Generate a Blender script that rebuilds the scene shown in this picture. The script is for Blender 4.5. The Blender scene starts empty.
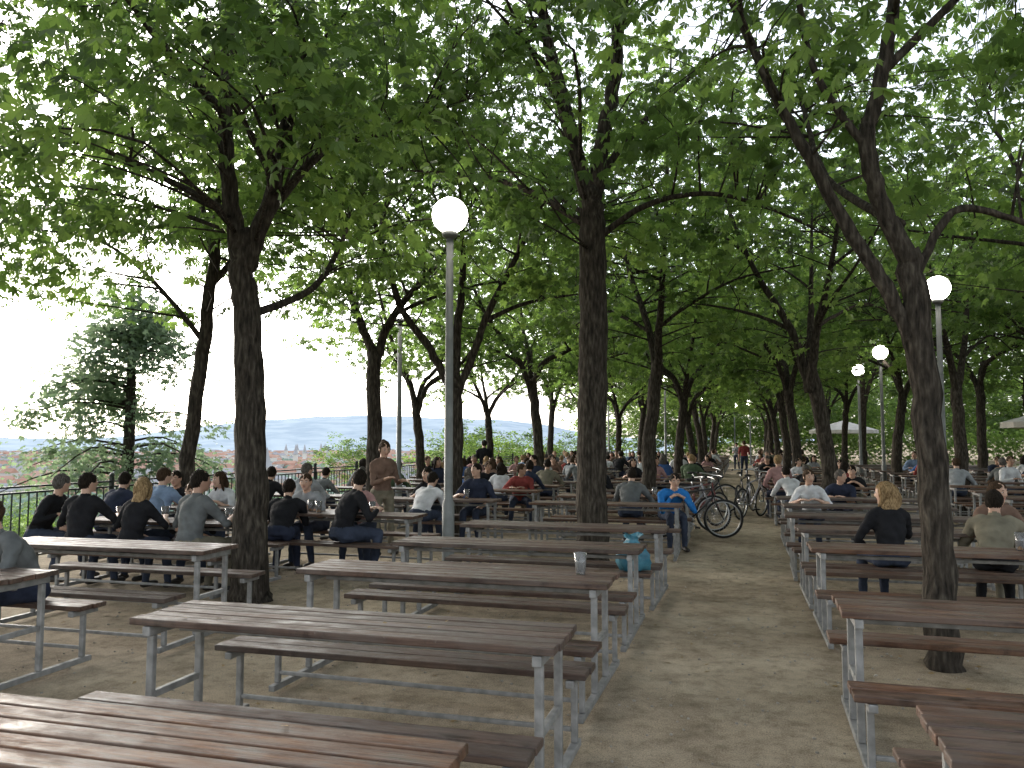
import bpy, math, random
import numpy as np
from mathutils import Vector, Matrix
random.seed(7); rng=np.random.default_rng(7)
S=bpy.context.scene
COL=S.collection
def V(*a): return np.array(a,float)
# ------------------------------------------------------------ mesh helpers
class MB:
    def __init__(s): s.v=[];s.f=[];s.m=[]
    def add(s,vs,fs,mat=0):
        o=len(s.v); s.v.extend([tuple(map(float,p)) for p in vs]); s.f.extend([tuple(i+o for i in f) for f in fs]); s.m.extend([mat]*len(fs))
    def mesh(s,name,mats=(),smooth=False):
        me=bpy.data.meshes.new(name); me.from_pydata(s.v,[],s.f)
        for m in mats: me.materials.append(m)
        me.polygons.foreach_set('material_index',s.m)
        if smooth: me.polygons.foreach_set('use_smooth',[True]*len(s.f))
        me.update(); return me
def obj(name,me,loc=(0,0,0),rz=0,sc=(1,1,1),parent=None):
    o=bpy.data.objects.new(name,me); COL.objects.link(o); o.location=loc; o.rotation_euler=(0,0,rz); o.scale=sc
    if parent: o.parent=parent
    return o
def box(mb,c,s,mat=0,R=None):
    x,y,z=s[0]/2,s[1]/2,s[2]/2
    vs=np.array([(-x,-y,-z),(x,-y,-z),(x,y,-z),(-x,y,-z),(-x,-y,z),(x,-y,z),(x,y,z),(-x,y,z)])
    if R is not None: vs=vs@np.array(R).T
    mb.add(vs+np.array(c),[(0,3,2,1),(4,5,6,7),(0,1,5,4),(1,2,6,5),(2,3,7,6),(3,0,4,7)],mat)
def nrm(v):
    n=np.linalg.norm(v); return v/n if n>1e-9 else v
def tube(mb,pts,rad,sides=8,mat=0,closed=False,noise=0,flat=1.0,xref=None):
    pts=[np.array(p,float) for p in pts]; n=len(pts)
    if np.isscalar(rad): rad=[rad]*n
    t0=nrm(pts[1]-pts[0]); ref=V(1,0,0) if abs(t0[0])<.9 else V(0,1,0)
    if xref is not None: ref=np.array(xref,float)
    u=nrm(ref-t0*np.dot(ref,t0)); vs=[];fs=[]
    for i in range(n):
        if closed: t=nrm(pts[(i+1)%n]-pts[i-1])
        else: t=nrm(pts[min(i+1,n-1)]-pts[max(i-1,0)])
        u=nrm(u-t*np.dot(u,t)); w=np.cross(t,u)
        for k in range(sides):
            a=2*math.pi*k/sides; r=rad[i]*(1+(random.uniform(-noise,noise) if noise else 0))
            vs.append(pts[i]+u*math.cos(a)*r+w*math.sin(a)*r*flat)
    m=n if closed else n-1
    for i in range(m):
        j=(i+1)%n
        for k in range(sides):
            k2=(k+1)%sides; fs.append((i*sides+k,i*sides+k2,j*sides+k2,j*sides+k))
    if not closed:
        fs.append(tuple(range(sides))[::-1]); fs.append(tuple((n-1)*sides+k for k in range(sides)))
    mb.add(vs,fs,mat)
def ell(mb,c,r,R=None,seg=14,rings=10,mat=0,cut=None):
    vs=[];fs=[]
    for i in range(rings+1):
        th=math.pi*i/rings
        for k in range(seg):
            a=2*math.pi*k/seg; vs.append((math.sin(th)*math.cos(a)*r[0],math.sin(th)*math.sin(a)*r[1],math.cos(th)*r[2]))
    vs=np.array(vs)
    for i in range(rings):
        for k in range(seg):
            k2=(k+1)%seg; f=(i*seg+k,(i+1)*seg+k,(i+1)*seg+k2,i*seg+k2)
            if cut is not None and cut(vs[list(f)].mean(0)): continue
            fs.append(f)
    if R is not None: vs=vs@np.array(R).T
    mb.add(vs+np.array(c),fs,mat)
def spline(P,n=5):
    P=[np.array(p,float) for p in P]; out=[]
    for i in range(len(P)-1):
        p0=P[max(i-1,0)];p1=P[i];p2=P[i+1];p3=P[min(i+2,len(P)-1)]
        for k in range(n):
            t=k/n; out.append(.5*((2*p1)+(-p0+p2)*t+(2*p0-5*p1+4*p2-p3)*t*t+(-p0+3*p1-3*p2+p3)*t**3))
    out.append(P[-1]); return out
# ------------------------------------------------------------ materials
def mat(name,col,rough=.7,metal=0,spec=.3):
    m=bpy.data.materials.new(name); m.use_nodes=True; b=m.node_tree.nodes['Principled BSDF']
    b.inputs['Base Color'].default_value=(*col,1); b.inputs['Roughness'].default_value=rough; b.inputs['Metallic'].default_value=metal
    b.inputs['Specular IOR Level'].default_value=spec
    return m
def N(m,t,**k):
    n=m.node_tree.nodes.new(t)
    for a,b in k.items(): setattr(n,a,b)
    return n
def L(m,a,b): m.node_tree.links.new(a,b)
def ramp(m,stops):
    r=N(m,'ShaderNodeValToRGB'); e=r.color_ramp.elements
    while len(e)<len(stops): e.new(.5)
    for i,(p,c) in enumerate(stops): e[i].position=p; e[i].color=(*c,1)
    return r
def noisy(name,stops,scale=5,rough=.7,bump=.2,bdist=.02,stretch=(1,1,1),detail=6,metal=0,spec=.3):
    m=mat(name,(.5,.5,.5),rough,metal,spec); b=m.node_tree.nodes['Principled BSDF']
    tc=N(m,'ShaderNodeTexCoord'); mp=N(m,'ShaderNodeMapping'); mp.inputs['Scale'].default_value=stretch
    no=N(m,'ShaderNodeTexNoise'); no.inputs['Scale'].default_value=scale; no.inputs['Detail'].default_value=detail
    L(m,tc.outputs['Object'],mp.inputs[0]); L(m,mp.outputs[0],no.inputs['Vector'])
    r=ramp(m,stops); L(m,no.outputs['Fac'],r.inputs[0]); L(m,r.outputs[0],b.inputs['Base Color'])
    if bump:
        bp=N(m,'ShaderNodeBump'); bp.inputs['Strength'].default_value=bump; bp.inputs['Distance'].default_value=bdist
        L(m,no.outputs['Fac'],bp.inputs['Height']); L(m,bp.outputs[0],b.inputs['Normal'])
    return m
M_bark=noisy('bark',[(.3,(.014,.012,.01)),(.52,(.042,.035,.028)),(.72,(.09,.078,.062))],scale=10,rough=.95,bump=1,bdist=.04,stretch=(3.2,3.2,.7),detail=9,spec=.1)
M_steel=noisy('galvanised_steel',[(.35,(.17,.168,.162)),(.7,(.29,.285,.275))],scale=14,rough=.55,bump=.05,metal=.2)
M_iron=mat('painted_iron',(.02,.025,.022),.5)
M_pole=noisy('grey_paint',[(.3,(.11,.115,.11)),(.7,(.18,.185,.18))],scale=6,rough=.55,bump=.05)
M_wood=mat('weathered_wood',(.1,.07,.05),.45,spec=.35)
def setup_wood(m):
    b=m.node_tree.nodes['Principled BSDF']
    tc=N(m,'ShaderNodeTexCoord'); mp=N(m,'ShaderNodeMapping'); mp.inputs['Scale'].default_value=(1.3,26,26)
    at=N(m,'ShaderNodeAttribute',attribute_name='plank'); oi=N(m,'ShaderNodeObjectInfo')
    ad=N(m,'ShaderNodeVectorMath',operation='ADD'); sc=N(m,'ShaderNodeMath',operation='MULTIPLY_ADD'); sc.inputs[1].default_value=37; L(m,at.outputs['Fac'],sc.inputs[0]); 
    s2=N(m,'ShaderNodeMath',operation='MULTIPLY'); s2.inputs[1].default_value=91; L(m,oi.outputs['Random'],s2.inputs[0]); L(m,s2.outputs[0],sc.inputs[2])
    L(m,tc.outputs['Object'],mp.inputs[0]); L(m,mp.outputs[0],ad.inputs[0]); L(m,sc.outputs[0],ad.inputs[1])
    no=N(m,'ShaderNodeTexNoise'); no.inputs['Scale'].default_value=1.6; no.inputs['Detail'].default_value=8; no.inputs['Roughness'].default_value=.7; L(m,ad.outputs[0],no.inputs['Vector'])
    r1=ramp(m,[(.32,(.034,.018,.013)),(.5,(.094,.052,.036)),(.7,(.19,.115,.077))]); L(m,no.outputs['Fac'],r1.inputs[0])
    a2=N(m,'ShaderNodeVectorMath',operation='ADD'); L(m,tc.outputs['Object'],a2.inputs[0]); L(m,sc.outputs[0],a2.inputs[1])
    st=N(m,'ShaderNodeMapping'); st.inputs['Scale'].default_value=(1,2.5,1); L(m,a2.outputs[0],st.inputs[0])
    def nz(s,r=.6,d=7):
        n=N(m,'ShaderNodeTexNoise'); n.inputs['Scale'].default_value=s; n.inputs['Detail'].default_value=d; n.inputs['Roughness'].default_value=r; L(m,st.outputs[0],n.inputs['Vector']); return n
    n2=nz(2.6); n3=nz(14,.75); n4=nz(5.5,.7)
    r2=ramp(m,[(.4,(0,0,0)),(.6,(1,1,1))]); L(m,n2.outputs['Fac'],r2.inputs[0])
    mx=N(m,'ShaderNodeMix',data_type='RGBA'); mx.inputs['B'].default_value=(.14,.118,.103,1); mf=N(m,'ShaderNodeMath',operation='MULTIPLY'); mf.inputs[1].default_value=.5; L(m,r2.outputs[0],mf.inputs[0]); L(m,mf.outputs[0],mx.inputs['Factor']); L(m,r1.outputs[0],mx.inputs['A'])
    r4=ramp(m,[(.36,(.35,.33,.32)),(.5,(1,1,1))]); L(m,n4.outputs['Fac'],r4.inputs[0])
    m2=N(m,'ShaderNodeMix',data_type='RGBA'); m2.blend_type='MULTIPLY'; m2.inputs['Factor'].default_value=.85; L(m,mx.outputs['Result'],m2.inputs['A']); L(m,r4.outputs[0],m2.inputs['B'])
    r3=ramp(m,[(.64,(0,0,0)),(.72,(1,1,1))]); L(m,n3.outputs['Fac'],r3.inputs[0])
    m3=N(m,'ShaderNodeMix',data_type='RGBA'); m3.inputs['B'].default_value=(.28,.24,.2,1); f3=N(m,'ShaderNodeMath',operation='MULTIPLY'); f3.inputs[1].default_value=.6; L(m,r3.outputs[0],f3.inputs[0]); L(m,f3.outputs[0],m3.inputs['Factor']); L(m,m2.outputs['Result'],m3.inputs['A'])
    hs=N(m,'ShaderNodeHueSaturation'); L(m,m3.outputs['Result'],hs.inputs['Color'])
    vv=N(m,'ShaderNodeMath',operation='ADD'); v1=N(m,'ShaderNodeMapRange'); v1.inputs['To Min'].default_value=.4; v1.inputs['To Max'].default_value=.75; L(m,at.outputs['Fac'],v1.inputs[0]); v2=N(m,'ShaderNodeMapRange'); v2.inputs['To Min'].default_value=.12; v2.inputs['To Max'].default_value=.45; L(m,oi.outputs['Random'],v2.inputs[0]); L(m,v1.outputs[0],vv.inputs[0]); L(m,v2.outputs[0],vv.inputs[1]); L(m,vv.outputs[0],hs.inputs['Value'])
    vs=N(m,'ShaderNodeMapRange'); vs.inputs['To Min'].default_value=.85; vs.inputs['To Max'].default_value=1.4; L(m,oi.outputs['Random'],vs.inputs[0]); L(m,vs.outputs[0],hs.inputs['Saturation'])
    L(m,hs.outputs[0],b.inputs['Base Color'])
    rr=N(m,'ShaderNodeMapRange'); rr.inputs['From Min'].default_value=.35; rr.inputs['From Max'].default_value=.65; rr.inputs['To Min'].default_value=.32; rr.inputs['To Max'].default_value=.75; L(m,n4.outputs['Fac'],rr.inputs[0]); L(m,rr.outputs[0],b.inputs['Roughness'])
    bp=N(m,'ShaderNodeBump'); bp.inputs['Strength'].default_value=.5; bp.inputs['Distance'].default_value=.005; L(m,no.outputs['Fac'],bp.inputs['Height']); L(m,bp.outputs[0],b.inputs['Normal'])
setup_wood(M_wood)
def leafmat(name,dark,mid,light,tr,trf=.45):
    m=bpy.data.materials.new(name); m.use_nodes=True; nt=m.node_tree; nt.nodes.clear()
    out=N(m,'ShaderNodeOutputMaterial'); at=N(m,'ShaderNodeAttribute',attribute_name='tint')
    r=ramp(m,[(0,dark),(.5,mid),(1,light)]); L(m,at.outputs['Fac'],r.inputs[0])
    p=N(m,'ShaderNodeBsdfPrincipled'); p.inputs['Roughness'].default_value=.5; p.inputs['Specular IOR Level'].default_value=.25; L(m,r.outputs[0],p.inputs['Base Color'])
    t=N(m,'ShaderNodeBsdfTranslucent'); mu=N(m,'ShaderNodeMix',data_type='RGBA'); mu.blend_type='MULTIPLY'; mu.inputs['Factor'].default_value=1; mu.inputs['B'].default_value=(*tr,1); L(m,r.outputs[0],mu.inputs['A']); L(m,mu.outputs['Result'],t.inputs['Color'])
    mx=N(m,'ShaderNodeMixShader'); mx.inputs[0].default_value=trf; L(m,p.outputs[0],mx.inputs[1]); L(m,t.outputs[0],mx.inputs[2]); L(m,mx.outputs[0],out.inputs[0])
    return m
M_leaf=leafmat('chestnut_leaves',(.035,.06,.017),(.066,.11,.031),(.12,.175,.048),(2.7,2.75,2.0),.52)
M_conif=leafmat('conifer_needles',(.09,.13,.08),(.12,.17,.1),(.17,.22,.13),(1.9,1.95,1.7),.5)
# ------------------------------------------------------------ ground
def hterr(x,y):
    if x>-10: return 0
    if x>-40: return -14*(1-math.cos(math.pi*(-10-x)/60))
    t=min(1,(-40-x)/260); return -14-46*(t*t*(3-2*t))
xs=[-9000,-6000,-4000,-2500,-1500,-900,-600,-400,-300,-220,-160,-120,-90,-70,-55,-45,-38,-32,-27,-23,-20,-17,-15,-13,-11.5,-10,-8,-4,0,4,8,15,40,100,400,1500,9000]
ys=[-3000,-1000,-300,-80,-20,-5,0,5,10,15,20,30,45,70,100,150,250,400,700,1200,2000,3500,6000,9000]
mb=MB(); vs=[(x,y,hterr(x,y)) for y in ys for x in xs]; w=len(xs)
mb.add(vs,[(j*w+i,j*w+i+1,(j+1)*w+i+1,(j+1)*w+i) for j in range(len(ys)-1) for i in range(w-1)])
M_g=mat('packed_earth',(.2,.15,.1),.95,spec=.1)
def setup_ground(m):
    b=m.node_tree.nodes['Principled BSDF']; tc=N(m,'ShaderNodeTexCoord')
    def no(s,d=6,r=.6):
        n=N(m,'ShaderNodeTexNoise'); n.inputs['Scale'].default_value=s; n.inputs['Detail'].default_value=d; n.inputs['Roughness'].default_value=r; L(m,tc.outputs['Object'],n.inputs['Vector']); return n
    a=no(.6,8,.65); c=no(7,9,.75); f=no(110,3,.8); k=no(2.2,8,.7)
    r=ramp(m,[(.3,(.22,.175,.125)),(.48,(.32,.262,.19)),(.66,(.42,.355,.265))]); L(m,a.outputs['Fac'],r.inputs[0])
    r2=ramp(m,[(.32,(.6,.58,.55)),(.5,(.97,.97,.97)),(.68,(1.15,1.14,1.13))]); L(m,c.outputs['Fac'],r2.inputs[0])
    r3=ramp(m,[(.35,(.55,.55,.53)),(.5,(1,1,1)),(.66,(1.35,1.33,1.3))]); L(m,f.outputs['Fac'],r3.inputs[0])
    r4=ramp(m,[(.36,(.72,.7,.68)),(.5,(1,1,1)),(.66,(1.1,1.09,1.08))]); L(m,k.outputs['Fac'],r4.inputs[0])
    cur=r.outputs[0]
    for q in (r2,r3,r4):
        m1=N(m,'ShaderNodeMix',data_type='RGBA'); m1.blend_type='MULTIPLY'; m1.inputs['Factor'].default_value=1; L(m,cur,m1.inputs['A']); L(m,q.outputs[0],m1.inputs['B']); cur=m1.outputs['Result']
    sx=N(m,'ShaderNodeSeparateXYZ'); L(m,tc.outputs['Object'],sx.inputs[0])
    g=N(m,'ShaderNodeMapRange'); g.inputs['From Min'].default_value=-9.6; g.inputs['From Max'].default_value=-11; L(m,sx.outputs['X'],g.inputs[0])
    m3=N(m,'ShaderNodeMix',data_type='RGBA'); m3.inputs['B'].default_value=(.06,.09,.03,1); L(m,g.outputs[0],m3.inputs['Factor']); L(m,cur,m3.inputs['A'])
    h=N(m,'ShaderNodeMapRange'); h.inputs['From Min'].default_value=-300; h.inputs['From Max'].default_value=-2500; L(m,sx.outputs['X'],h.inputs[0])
    m4=N(m,'ShaderNodeMix',data_type='RGBA'); m4.inputs['B'].default_value=(.36,.41,.43,1); L(m,h.outputs[0],m4.inputs['Factor']); L(m,m3.outputs['Result'],m4.inputs['A'])  # distance haze painted in: far ground blends to pale grey-blue
    L(m,m4.outputs['Result'],b.inputs['Base Color'])
    ad=N(m,'ShaderNodeMath',operation='MULTIPLY_ADD'); ad.inputs[1].default_value=.35; L(m,f.outputs['Fac'],ad.inputs[0]); L(m,c.outputs['Fac'],ad.inputs[2])
    bp=N(m,'ShaderNodeBump'); bp.inputs['Strength'].default_value=.7; bp.inputs['Distance'].default_value=.03; L(m,ad.outputs[0],bp.inputs['Height']); L(m,bp.outputs[0],b.inputs['Normal'])
setup_ground(M_g)
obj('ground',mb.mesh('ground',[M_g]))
# hills
mb=MB(); vs=[]; az=np.radians(np.linspace(-5,75,160)); nd=9
for a in az:
    d=math.degrees(a)
    H=185*math.exp(-((d-25)/11)**4*.5)+100+9*math.sin(d*.5+1)+3*math.sin(d*1.9+1)+1.5*math.sin(d*6)
    for k in range(nd):
        t=k/(nd-1); R=4600+2600*t; z=-62+ H*math.sin(t*math.pi/2)**1.3 
        vs.append((-R*math.sin(a),R*math.cos(a),z))
mb.add(vs,[(i*nd+k,i*nd+k+1,(i+1)*nd+k+1,(i+1)*nd+k) for i in range(len(az)-1) for k in range(nd-1)])
M_h=noisy('hazy_woodland',[(.38,(.3,.37,.44)),(.6,(.38,.45,.51))],scale=.006,rough=1,bump=0,detail=8,spec=0)  # aerial haze is put into the pale blue base colour
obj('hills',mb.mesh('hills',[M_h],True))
# town, its colours washed pale to paint in distance haze
M_roof=noisy('hazy_roof_tiles',[(.4,(.38,.23,.18)),(.6,(.46,.31,.25))],scale=.01,bump=0,spec=0); M_roof2=mat('hazy_slate_roof',(.33,.33,.35),.9,spec=0)
M_wall=noisy('town_plaster',[(.4,(.46,.44,.41)),(.6,(.6,.58,.55))],scale=.01,bump=0)
M_win=mat('town_windows',(.18,.19,.21)); M_tt=noisy('town_trees_green',[(.4,(.18,.25,.2)),(.6,(.25,.31,.26))],scale=.1,bump=0,spec=0)
mb=MB(); mt=MB()
for i in range(1900):
    a=math.radians(random.uniform(14,60)); R=random.uniform(850,4200)
    x,y=-R*math.sin(a),R*math.cos(a); w_,l_,h_=random.uniform(11,16),random.uniform(16,50),random.uniform(8,24); th=random.choice([.3,.3+math.pi/2])+random.uniform(-.3,.3)
    c,s=math.cos(th),math.sin(th); z0=-62; Rm=np.array([[c,-s,0],[s,c,0],[0,0,1]])
    box(mb,(x,y,z0+h_/2),(l_,w_,h_),1,Rm)
    rh=w_*.4; p=np.array([(-l_/2-.5,-w_/2-.6,h_-.3),(l_/2+.5,-w_/2-.6,h_-.3),(l_/2+.5,w_/2+.6,h_-.3),(-l_/2-.5,w_/2+.6,h_-.3),(-l_/2,0,h_+rh),(l_/2,0,h_+rh)])@Rm.T+V(x,y,z0)
    mb.add(p,[(0,1,5,4),(2,3,4,5),(0,4,3),(1,2,5)],0 if random.random()<.7 else 3)
    if R<1700:
        for k in range(int(l_/5)):
            for fl in range(int(h_/4)):
                for sd in (-1,1):
                    box(mb,Rm@V(-l_/2+3+k*5,sd*w_/2,2.4+fl*4-0)+V(x,y,z0),(1.4,.3,1.9),2,Rm)
    if i%60==0: 
        box(mb,(x,y,z0+18),(9,9,36),1,Rm); tube(mb,[V(x,y,z0+36),V(x,y,z0+42),V(x,y,z0+58)],[7,4,.3],8,3)
    if i%2==0:
        a=math.radians(random.uniform(14,60)); R=random.uniform(700,4200)
        for q in range(5):
            s=random.uniform(5,11); ell(mt,(-R*math.sin(a)+random.uniform(-30,30),R*math.cos(a)+random.uniform(-30,30),-62+s*.8),(s,s,s*1.1),None,7,5)
obj('town_houses',mb.mesh('town_houses',[M_roof,M_wall,M_win,M_roof2])); obj('town_trees',mt.mesh('town_trees',[M_tt]))
# ------------------------------------------------------------ picnic tables
def picnic_mesh():
    mb=MB(); pl=[]
    LN=2.23
    def plank(y,z,w,t=.035):
        a=random.uniform(-.0016,.0016); R=np.array([[1,-a,0],[a,1,0],[0,0,1]])
        box(mb,(random.uniform(-.009,.009),y,z+random.uniform(-.0015,.0015)),(LN,w+random.uniform(-.002,.002),t),0,R); pl.append(random.random())
    for k in range(5): plank(-.204+k*.102,.735,.094)
    for sy in (-1,1):
        for k in range(2): plank(sy*.575+(k-.5)*.13,.435,.12)
    nw=len(pl)
    for sx in (-1,1):
        x=sx*(LN/2-.09)
        box(mb,(x,0,.688),(.045,.48,.05),1)
        for sy in (-1,1):
            box(mb,(x,sy*.19,.363),(.04,.035,.598),1)
            box(mb,(x,sy*.575,.393),(.045,.25,.04),1)
            box(mb,(x,sy*.575,.218),(.035,.035,.308),1)
        box(mb,(x,0,.043),(.045,1.3,.04),1)
        box(mb,(x,0,.36),(.035,.34,.035),1)
    box(mb,(0,0,.66),(LN-.225,.03,.03),1)
    for sy in (-1,1): box(mb,(0,sy*.575,.13),(LN-.215,.025,.025),1)
    me=mb.mesh('picnic_table',[M_wood,M_steel])
    a=me.attributes.new('plank','FLOAT','FACE'); vals=[]
    for i in range(len(me.polygons)): vals.append(pl[i//6] if i//6<nw else 0)
    a.data.foreach_set('value',vals)
    o=obj('tmp',me); bv=o.modifiers.new('b','BEVEL'); bv.width=.006; bv.segments=2
    dg=bpy.context.evaluated_depsgraph_get(); m2=bpy.data.meshes.new_from_object(o.evaluated_get(dg)); m2.name='picnic_table'
    bpy.data.objects.remove(o); return m2
PT=[picnic_mesh() for _ in range(4)]
TL=[]
def table(xc,yc,rz=0):
    o=obj('picnic_table',PT[len(TL)%4],(xc,yc,0),rz+random.uniform(-.02,.02)); TL.append((xc,yc))
for k in range(34):
    y=2.08+1.63*k
    if k==5: continue
    if k>5 and min(abs(y-t) for t in (17.1,24.1,31,38,45,52,59))<.82: continue
    table(-1.93+random.uniform(-.05,.05),y)
yr=[2.85,4.87,7.52,9.08]+[10.68+1.63*k for k in range(28)]
for y in yr:
    if y>10 and min(abs(y-t) for t in (16,23,30,37,44,51))<.82: continue
    table(1.63+random.uniform(-.04,.04),y)
for xc,y in [(-5.75,4.35),(-5.4,5.93),(-6.35,7.88),(-4.95,9.28),(-7.6,9.6),(-4.8,12.0),(-7.3,12.3)]: table(xc,y)
for k in range(16):
    y=14.6+1.7*k
    for xc in (-4.75,-7.25):
        if xc==-4.75 and min(abs(y-t) for t in (20,27,34))<.8: continue
        table(xc,y)
for k in range(14):
    for xc in (5.2,8.2): table(xc,11.5+1.75*k)
# ------------------------------------------------------------ trees
LAMPS=[(-3.48,9.3),(-7.0,15.7),(3.55,16.3),(4.3,27.6),(4.5,34.2),(-3.2,35.5),(-.5,63),(-7.7,48),(-2.7,55),(.6,60),(3.2,57),(7,52)]
def leaf_template(Lf):
    vs=[];fs=[]
    for a,l in ((-78,.62),(-40,.9),(0,1),(40,.9),(78,.62)):
        a=math.radians(a); d=V(math.sin(a),math.cos(a),0); s=V(math.cos(a),-math.sin(a),0); l*=Lf; o=len(vs)
        vs+= [d*.01, d*l*.62+s*l*.21+V(0,0,-l*.08), d*l+V(0,0,-l*.28), d*l*.62-s*l*.21+V(0,0,-l*.08)]
        fs.append((o,o+1,o+2,o+3))
    return np.array(vs),np.array(fs)
def foliage_mesh(name,centers,nl,spread,Lf=.15,mt=None,axis=(0,0),seed=0,flat=.5,world=None):
    r=np.random.default_rng(seed); T,F=leaf_template(1.0); nT=len(T)
    cnt_=np.maximum(1,(nl*r.uniform(.35,1.65,len(centers))).astype(int)) if nl>1 else np.ones(len(centers),int)
    idx=np.repeat(np.arange(len(centers)),cnt_)
    C=np.array(centers)[idx]; n=len(C)
    sp=r.uniform(.65,1.3,len(centers))[idx][:,None]
    P=C+r.normal(size=(n,3))*np.array([spread,spread,spread*flat])*sp
    if world is not None:   # foliage pruned back around the lamp globes
        keep=np.ones(n,bool); W=P+np.array([world[0],world[1],0])
        for lx,ly in LAMPS[:5]:
            g=V(lx,ly,4.5); q=V(lx*.45,ly*.45,3.0); ab=q-g; t=np.clip(((W-g)@ab)/(ab@ab),0,1); keep&=np.linalg.norm(W-(g+t[:,None]*ab),axis=1)>.42
        P=P[keep]; C=C[keep]; idx=idx[keep]; n=len(P)
    out=C-np.array([axis[0],axis[1],0]); az=np.arctan2(out[:,1],out[:,0])+r.normal(size=n)*1.1-math.pi/2
    droop=-np.abs(r.normal(.5,.4,n)); roll=r.normal(0,.45,n)
    ca,sa=np.cos(az),np.sin(az); cd,sd=np.cos(droop),np.sin(droop); cr,sr=np.cos(roll),np.sin(roll)
    Rz=np.zeros((n,3,3)); Rz[:,0,0]=ca;Rz[:,0,1]=-sa;Rz[:,1,0]=sa;Rz[:,1,1]=ca;Rz[:,2,2]=1
    Rx=np.zeros((n,3,3)); Rx[:,0,0]=1;Rx[:,1,1]=cd;Rx[:,1,2]=-sd;Rx[:,2,1]=sd;Rx[:,2,2]=cd
    Ry=np.zeros((n,3,3)); Ry[:,0,0]=cr;Ry[:,0,2]=sr;Ry[:,2,0]=-sr;Ry[:,2,2]=cr;Ry[:,1,1]=1
    M=Rz@Rx@Ry; s=(Lf*r.uniform(.65,1.25,n))[:,None,None]
    W=np.einsum('nij,kj->nki',M,T)*s+P[:,None,:]
    faces=(F[None]+ (np.arange(n)*nT)[:,None,None]).reshape(-1,4)
    me=bpy.data.meshes.new(name); me.vertices.add(n*nT); me.vertices.foreach_set('co',W.reshape(-1).astype(np.float32))
    nf=len(faces); me.loops.add(nf*4); me.loops.foreach_set('vertex_index',faces.reshape(-1).astype(np.int32))
    me.polygons.add(nf); me.polygons.foreach_set('loop_start',(np.arange(nf)*4).astype(np.int32)); me.polygons.foreach_set('loop_total',np.full(nf,4,np.int32))
    me.update(calc_edges=True)
    tint=np.clip(r.uniform(.05,.95,len(centers))[idx]+r.normal(0,.18,n),0,1)
    a=me.attributes.new('tint','FLOAT','FACE'); a.data.foreach_set('value',np.repeat(tint,len(F)).astype(np.float32))
    me.materials.append(mt or M_leaf); return me
def crown_centers(r,R,zc,rz,n,zmin,offx=0,offy=0):
    out=[]
    ph=r.uniform(0,6.28,3)
    while len(out)<n:
        p=r.normal(size=3); p/=np.linalg.norm(p); q=r.uniform(.12,1)**.5
        a=math.atan2(p[1],p[0]); k=1+.16*math.sin(3*a+ph[0])+.1*math.sin(5*a+ph[1])
        c=V(p[0]*R*q*k+offx,p[1]*R*q*k+offy,zc+p[2]*rz*q)
        if c[2]<zmin+r.uniform(-.3,.6)-.12*math.hypot(c[0],c[1]): continue
        if math.hypot(c[0],c[1])<1.0 and c[2]<zmin+1.6: continue
        out.append(c)
    return out
def wood_mesh(name,limbs,centers,seed):
    random.seed(seed); mb=MB(); nodes=[]
    for pts,rads in limbs:
        sp=spline(pts,7); rr=np.interp(np.linspace(0,len(pts)-1,len(sp)),range(len(pts)),rads)
        sp=[p+V(random.uniform(-1,1),random.uniform(-1,1),0)*min(.02,rr[i]*.2) for i,p in enumerate(sp)]
        tube(mb,sp,list(rr),14 if rads[0]>.08 else 8,0,noise=.06)
        for p,q in zip(sp,rr):
            if p[2]>2.4: nodes.append((p,q))
    NP=np.array([p for p,_ in nodes]); NR=np.array([q for _,q in nodes])
    for c in centers:
        d=np.linalg.norm(NP-c,axis=1)+np.where(NP[:,2]>c[2]-.1,.8,0); i=int(d.argmin()); a=NP[i]
        ln=np.linalg.norm(c-a)
        if ln<.15: continue
        mid=(a+c)/2+V(random.uniform(-.15,.15)*ln,random.uniform(-.15,.15)*ln,random.uniform(-.02,.18)*ln)
        r0=min(NR[i]*.55,.006+.008*ln)
        tube(mb,spline([a,mid,c],3),[r0+(.003-r0)*t/6 for t in range(7)],4,0)
    return mb.mesh(name,[M_bark],True)
def generic_limbs(r,H=3.1,R=3.6,r0=.145,top=9):
    lean=V(r.uniform(-.35,.35),r.uniform(-.35,.35),0); f=V(*lean[:2],H+r.uniform(-.4,.5))
    H=f[2]
    limbs=[([V(0,0,-.1),V(0,0,.12),lean*.15+V(r.uniform(-.09,.09),0,H*.45),f],[r0*1.45,r0*1.12,r0*.95,r0*.85])]
    n=r.integers(2,5); a0=r.uniform(0,6.28)
    for k in range(n):
        a=a0+k*2*math.pi/n+r.uniform(-.4,.4); e=r.uniform(.3,.75)*R; d=V(math.cos(a),math.sin(a),0); zt=top-r.uniform(.5,3)
        p1=f+d*.35*r.uniform(.7,1.2)+V(0,0,.7); p2=f+d*e*.55+V(0,0,(zt-H)*.45); p3=f+d*e+V(0,0,zt-H)
        st=f-V(0,0,r.uniform(0,.5))
        limbs.append(([st,p1,p2,p3],[r0*.62,r0*.5,r0*.32,r0*.1]))
        b=a+r.uniform(-.9,.9); d2=V(math.cos(b),math.sin(b),0)
        limbs.append(([p1,p1+d2*.7+V(0,0,.35),p1+d2*R*.5+V(0,0,.7),p1+d2*R*.85+V(0,0,r.uniform(.2,1.3))],[r0*.3,r0*.24,r0*.16,.012]))
        b=a+r.uniform(-1.2,1.2); d2=V(math.cos(b),math.sin(b),0)
        limbs.append(([p2,p2+d2*.7+V(0,0,.5),p2+d2*R*.5+V(0,0,1.1)],[r0*.2,r0*.14,.012]))
    return limbs
VAR=[]
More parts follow.
